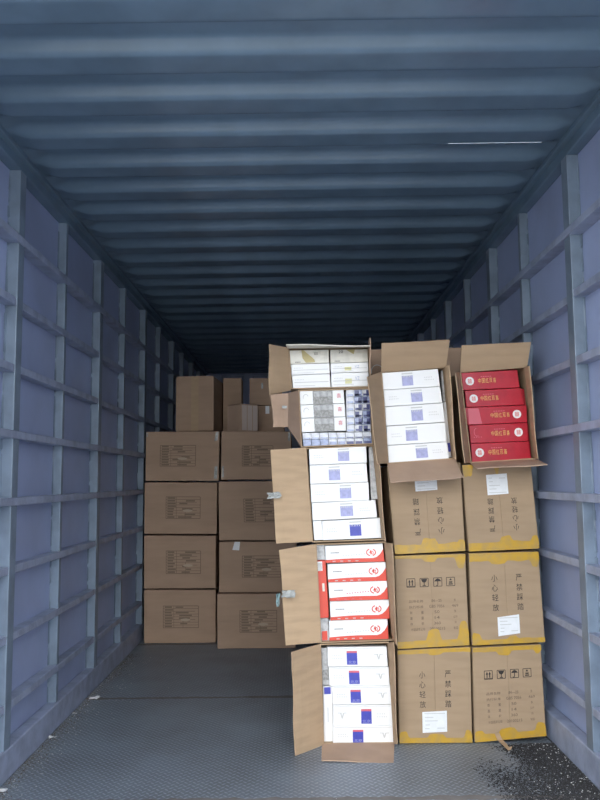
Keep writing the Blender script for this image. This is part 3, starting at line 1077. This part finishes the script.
def pack_grid(tl, tr, br, bl, nc, nr, where, row0=0):
    for r in range(nr):
        for c in range(nc):
            def pt(u, v):
                a = Vector(tl).lerp(Vector(tr), u)
                b = Vector(bl).lerp(Vector(br), u)
                return tuple(a.lerp(b, v))
            e = 0.02
            q = [pt((c + e) / nc, (r + e) / nr), pt((c + 1 - e) / nc, (r + e) / nr), pt((c + 1 - e) / nc, (r + 1 - e) / nr), pt((c + e) / nc, (r + 1 - e) / nr)]
            m = 'packwhite' if (c == 0 and row0 == 0) or (row0 and r == 0) else random.choice(['packwhite', 'packmid', 'packmid', 'packwhite'])
            nm = 'small white and blue cigarette pack, %s row, %s column of the %s' % (ROWN[r], ROWN[c], where)
            o, f = carton(q, 0.006 + random.uniform(0, 0.006), 0.088, m, nm, 'loose packs in the open box', name='cigarette_pack', bev=0.0008)
            d = Decal(f)
            if row0:
                d.rect(0.08, 0.08, 0.92, 0.55 if r else 0.25)
                d.build('printed_band', 'packmid' if c < 5 else 'packblue', o)
            else:
                s = random.random()
                if c == 0:
                    d.rect(0.12, 0.1, 0.9, 0.35)
                    d.build('printed_band', 'packmid', o)
                else:
                    d.rect(0.5 if s < .5 else 0.08, 0.05, 0.95 if s < .5 else 0.6, 0.9)
                    d.rect(0.1, 0.1, 0.9, 0.4)
                    d.build('printed_band', 'packblue', o)


pack_grid((345.9, 390), (370.2, 389), (371, 431.6), (346.6, 432), 3, 6, 'upright block')
pack_grid((302.2, 432.8), (371.2, 432), (372, 444), (303.2, 446.2), 8, 2, 'rows along the bottom', 1)

# ------------------------------------------------------------------ the far stacks on the other side
DA = at_z(180, 643.5, 0.0).y
DB = at_z(240, 649, 0.0).y
GF = 'plain brown boxes in the far stacks'


def table_print(f, root, u0, v0, u1, v1, blur=True):
    d = Decal(f, 0.0014)
    t = 0.0042
    d.frame(u0, v0, u1, v1, t)
    W, H = u1 - u0, v1 - v0
    for k in range(1, 8):
        v = v0 + H * k / 8
        d.line(u0, v, u1 if k % 3 else u0 + 0.9 * W, v, t * 0.7)
    d.line(u0 + W * 0.30, v0, u0 + W * 0.30, v1, t * 0.7)
    d.line(u0 + W * 0.56, v0, u0 + W * 0.56, v0 + H * 0.5, t * 0.7)
    for k in range(8):
        v = v0 + H * (k + 0.28) / 8
        d.rect(u0 + W * 0.04, v, u0 + W * random.uniform(0.2, 0.29), v + H * 0.065)
        if random.random() < 0.8:
            a = u0 + W * random.uniform(0.33, 0.6)
            d.rect(a, v, min(a + W * random.uniform(0.15, 0.4), u1), v + H * 0.06)
    d.build('printed_table', 'ink_fade', root, 'faded printed table')
    if blur:
        d = Decal(f, 0.0022)
        d.disc(u0 + W * 0.63, v0 + H * 0.36, 0.035, ry=0.010)
        d.build('worn_patch', 'ink_pale', root)


LV = ['bottom', 'second', 'third', 'top']
A1 = [[(143.5, 589.6), (216, 589.6), (216.3, 643.2), (143.5, 643.5)], [(143.6, 535.2), (216.2, 535.4), (216, 588.7), (143.5, 589)],
      [(144, 482), (217.5, 482.2), (217, 534.4), (143.8, 534.4)], [(145.5, 431.4), (220, 431), (219, 481.4), (144.8, 481.4)]]
TB = [(0.27, 0.29, 0.76, 0.70), (0.31, 0.28, 0.79, 0.71), (0.30, 0.30, 0.77, 0.72), (0.20, 0.30, 0.68, 0.72)]
for k, q in enumerate(A1):
    b, f = closed_box(q, DA, 0.75, 'plain brown box, %s of four stacked right against the blue side wall' % LV[k], GF, mat='card_grey', floor=(k == 0), flaps='h')
    table_print(f, b, *TB[k])
    strip(f, [[(0.01, 0.5 - 0.004), (0.99, 0.5 - 0.004), (0.99, 0.5 + 0.004), (0.01, 0.5 + 0.004)]], b, 'seam_tape', 'card_grey', 0.0008)
    if k == 3:
        strip(f, [[(0.93, 0.80), (0.975, 0.82), (0.985, 0.99), (0.95, 0.985)], [(0.935, 0.05), (0.975, 0.04), (0.98, 0.30), (0.94, 0.29)], [(0.01, 0.88), (0.03, 0.90), (0.03, 0.98), (0.01, 0.98)]], b, 'tape', 'tapeclear', 0.0018)
A2 = [[(216.6, 593.7), (296, 593.7), (296, 648.5), (217, 649)], [(218.8, 541.5), (297, 541.3), (296.4, 592.6), (218.6, 592.9)],
      [(218, 481.2), (294, 480.6), (297, 540.6), (218.8, 540.8)], [(221, 431), (291.3, 431), (292, 479.8), (220.6, 480.2)]]
TB2 = [(0.29, 0.30, 0.76, 0.70), (0.30, 0.30, 0.80, 0.72), (0.33, 0.31, 0.82, 0.70), (0.30, 0.28, 0.74, 0.70)]
for k, q in enumerate(A2):
    b, f = closed_box(q, DB + (0.0 if k == 0 else 0.05), 0.75, 'plain brown box, %s of four in the far stack partly hidden by open flaps' % LV[k], GF, mat='card_grey', floor=(k == 0), flaps='h')
    table_print(f, b, *TB2[k], blur=k < 2)
    if k == 1:
        strip(f, [[(0.17, 0.84), (0.26, 0.83), (0.27, 1.0), (0.20, 1.0)]], b, 'torn_label', 'paper', 0.002)
    if k == 3:
        strip(f, [[(0.955, 0.80), (0.985, 0.80), (0.99, 0.98), (0.96, 0.98)], [(0.015, 0.05), (0.04, 0.05), (0.04, 0.28), (0.015, 0.28)]], b, 'tape', 'tapeclear', 0.0018)


def yaw_box(px0, px1, ytop, Y, zb, depth, yaw, label, mat='card_grey', tape=None, edge_tape=False, corner=None):
    """box standing at height zb whose near face spans px0..px1 at distance Y and reaches the pixel row ytop."""
    a, b = at_y(px0, ytop, Y), at_y(px1, ytop, Y)
    w, h = b.x - a.x, (a.z + b.z) / 2 - zb
    at = Vector(((a.x + b.x) / 2, Y, zb))
    if corner:                   # the box is turned so that this upright edge points at the viewer
        w = corner[1]
        at = at_y(corner[0], ytop, Y) - Vector((w / 2 * math.cos(math.radians(yaw)), w / 2 * math.sin(math.radians(yaw)), 0))
        at.z = zb
    root = empty('cardboard_box', at)
    root.rotation_euler.z = math.radians(yaw)
    body = obj('body', box_mesh('body', -w / 2, w / 2, 0, depth, 0.0005, h, bevel=0.006), mat, root)
    f = Face([(-w / 2, 0, h), (w / 2, 0, h), (w / 2, 0, 0), (-w / 2, 0, 0)])
    f.n = Vector((0, -1, 0))
    for v0, v1, u0, u1, m in (tape or []):
        d = Decal(f, 0.0015)
        d.rect(u0, v0, u1, v1)
        o = obj('tape', pyd('tape', d.V, d.P), m, root)
    if edge_tape:
        for sx in (-1, 1):
            obj('corner_crease', box_mesh('corner_crease', sx * w / 2 - 0.004, sx * w / 2 + 0.0015, -0.0015, 0.004, 0.01, h - 0.01), 'card_pink', root)
    if corner:                   # light painted on: pale strips make this side look lit
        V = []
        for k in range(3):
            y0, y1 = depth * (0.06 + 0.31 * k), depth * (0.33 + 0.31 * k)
            m = pyd('lit_side_strip', [(w / 2 + 0.001, y0, 0.01), (w / 2 + 0.001, y1, 0.01), (w / 2 + 0.001, y1, h - 0.01), (w / 2 + 0.001, y0, h - 0.01)], [[0, 1, 2, 3]])
            obj('lit_side_strip', m, 'litside', root)
    tag(root, label, 'box', 'boxes lying on the far stacks')
    return root


ZA = at_y(180, 431, DA).z + 0.001
ZB = at_y(255, 431, DB + 0.05).z + 0.001
yaw_box(176.5, 213.5, 376, DA + 0.08, ZA, 0.46, -4.0, 'tall plain box standing alone on the far stack by the side wall', tape=[(0.0, 1.0, 0.40, 0.60, 'card')], edge_tape=True)
yaw_box(232.0, 262.0, 403.5, DB + 0.10, ZB, 0.155, -50, 'small angled box with one side painted paler as if lit, behind the tall plain box', mat='card_pink', edge_tape=True, corner=(241, 0.165))
yaw_box(252, 284, 406, DB + 0.42, ZB, 0.34, 0, 'low dark box with a white tag under another box on the far stack', tape=[(0.72, 1.0, 0.42, 0.54, 'paper')])
zt = at_y(268, 406, DB + 0.42).z + 0.001
yaw_box(249.5, 282, 378, DB + 0.42, zt, 0.32, 2, 'highest small box on the far stack, marked with a bit of tape', mat='card_grey', tape=[(0.62, 0.82, 0.36, 0.42, 'tapeclear')])
yaw_box(223, 241.5, 378, DB + 0.60, ZB, 0.18, 0, 'dark narrow box deep behind the tall plain one', mat='card_grey', tape=[(0.45, 0.5, 0.3, 0.75, 'ink_pale')])

# ------------------------------------------------------------------ litter on the floor
def chips(name, pts, mat, label, cat='debris'):
    V, Fc = [], []
    for p, r in pts:
        n = len(V)
        a = random.uniform(0, 6.28)
        c, s = math.cos(a), math.sin(a)
        e = random.uniform(0.5, 1.0)
        for dx, dy in ((1, 0), (0, e), (-1, 0), (0, -e)):
            V.append((p[0] + (dx * c - dy * s) * r, p[1] + (dx * s + dy * c) * r, p[2] + r * 0.25))
        V += [(p[0], p[1], p[2] + r * 0.9), (p[0], p[1], p[2])]
        for i in range(4):
            j = (i + 1) % 4
            Fc += [[n + i, n + j, n + 4], [n + j, n + i, n + 5]]
    o = obj(name, pyd(name, V, Fc), mat)
    tag(o, label, cat, kind='stuff')
    return o


def patch_density(x, y):
    """dark grit lies thickest along the foot of the wall and thins out toward the middle."""
    d = XR - x
    edge = 0.46 + 0.08 * math.sin(y * 3.1 + 0.5) + 0.05 * math.sin(y * 11.0 + x * 7) + 0.05 * math.sin(x * 23 + y * 5)
    if y > D - 0.03:
        edge = min(edge, 0.22)
    k = max(0.0, 1.0 - d / max(edge, 0.05))
    return k * k * (3 - 2 * k)


G, Wh = [], []
for _ in range(150000):
    x = random.uniform(XR - 0.62, XR - 0.006)
    y = random.uniform(2.4, 4.4)
    if y > D - 0.012 and x < at_y(548, 736, D).x + 0.012:
        continue
    if random.random() < patch_density(x, y):
        if random.random() < 0.988:
            G.append(((x, y, 0.0), random.uniform(0.0018, 0.0048)))
        else:
            Wh.append(((x, y, 0.002), random.uniform(0.0016, 0.0042)))
chips('dark_grit', G, 'gravel', 'black grit spilled along the foot of the wall beside the boxes')
for _ in range(60):
    x = random.gauss(0.30, 0.4)
    y = random.uniform(2.4, 5.2)
    if XL + 0.05 < x < XR - 0.05 and not (y > D - 0.2 and x > -0.05):
        Wh.append(((x, y, 0.0), random.uniform(0.0015, 0.0035)))
chips('white_chips', Wh, 'chip', 'tiny white chips scattered among the black grit')
S = []
for _ in range(1400):
    y = random.uniform(2.3, 5.3)
    d = abs(random.gauss(0, 0.035)) + 0.004
    S.append(((XL + 0.004 + d, y, 0.0), random.uniform(0.0015, 0.004)))
chips('brown_dust', S, 'soil', 'brown crumbs of dirt gathered along the foot of the wall')
T = []
for _ in range(240):
    y = random.uniform(2.5, 5.2)
    T.append(((XL + 0.01 + abs(random.gauss(0, 0.10)), y, 0.0), random.uniform(0.0015, 0.0038)))
chips('pale_crumbs', T, 'chip', 'pale crumbs scattered near the wall across from the boxes')


def scrap(px, py, size, label):
    c = at_z(px, py, 0.002)
    V, Fc = [], []
    n = 4
    for j in range(n):
        for i in range(n):
            V.append(((i / 3 - .5) * size * 1.6 + random.uniform(-.2, .2) * size, (j / 3 - .5) * size + random.uniform(-.2, .2) * size, random.uniform(0, 0.35) * size))
    for j in range(n - 1):
        for i in range(n - 1):
            q = j * n + i
            Fc.append([q, q + 1, q + n + 1, q + n])
    o = obj('paper_scrap', pyd('paper_scrap', V, Fc), 'paper')
    o.location = c
    tag(o, label, 'scrap', 'paper scraps on the floor')


scrap(52.5, 737.5, 0.022, 'crumpled white paper scrap nearest the camera side, close to the wall')
scrap(94, 698.5, 0.030, 'flat pale paper scrap lying along the wall, farther in')
scrap(75, 713.5, 0.014, 'tiny pale paper scrap midway between the two larger ones')
scrap(2.5, 791.5, 0.022, 'white paper scrap at the very edge near the wall foot')

# torn strip of tape by the corner of the floor box
P = [at_y(497, 733.5, D - 0.02), at_z(500, 740.5, 0.012), at_z(504, 744, 0.008), at_z(509.5, 750.5, 0.012), at_z(511, 747, 0.02)]
V, Fc = [], []
for i, p in enumerate(P):
    w = 0.010 if i < 3 else 0.006
    V += [p + Vector((-w, 0, 0)), p + Vector((w, 0, 0.003))]
for i in range(len(P) - 1):
    Fc.append([2 * i, 2 * i + 1, 2 * i + 3, 2 * i + 2])
o = obj('torn_tape_strip', pyd('torn_tape_strip', [v - P[2] for v in V], Fc), 'card_light')
o.location = P[2]
tag(o, 'torn strip of tape curling on the grit by the floor box corner', 'tape')
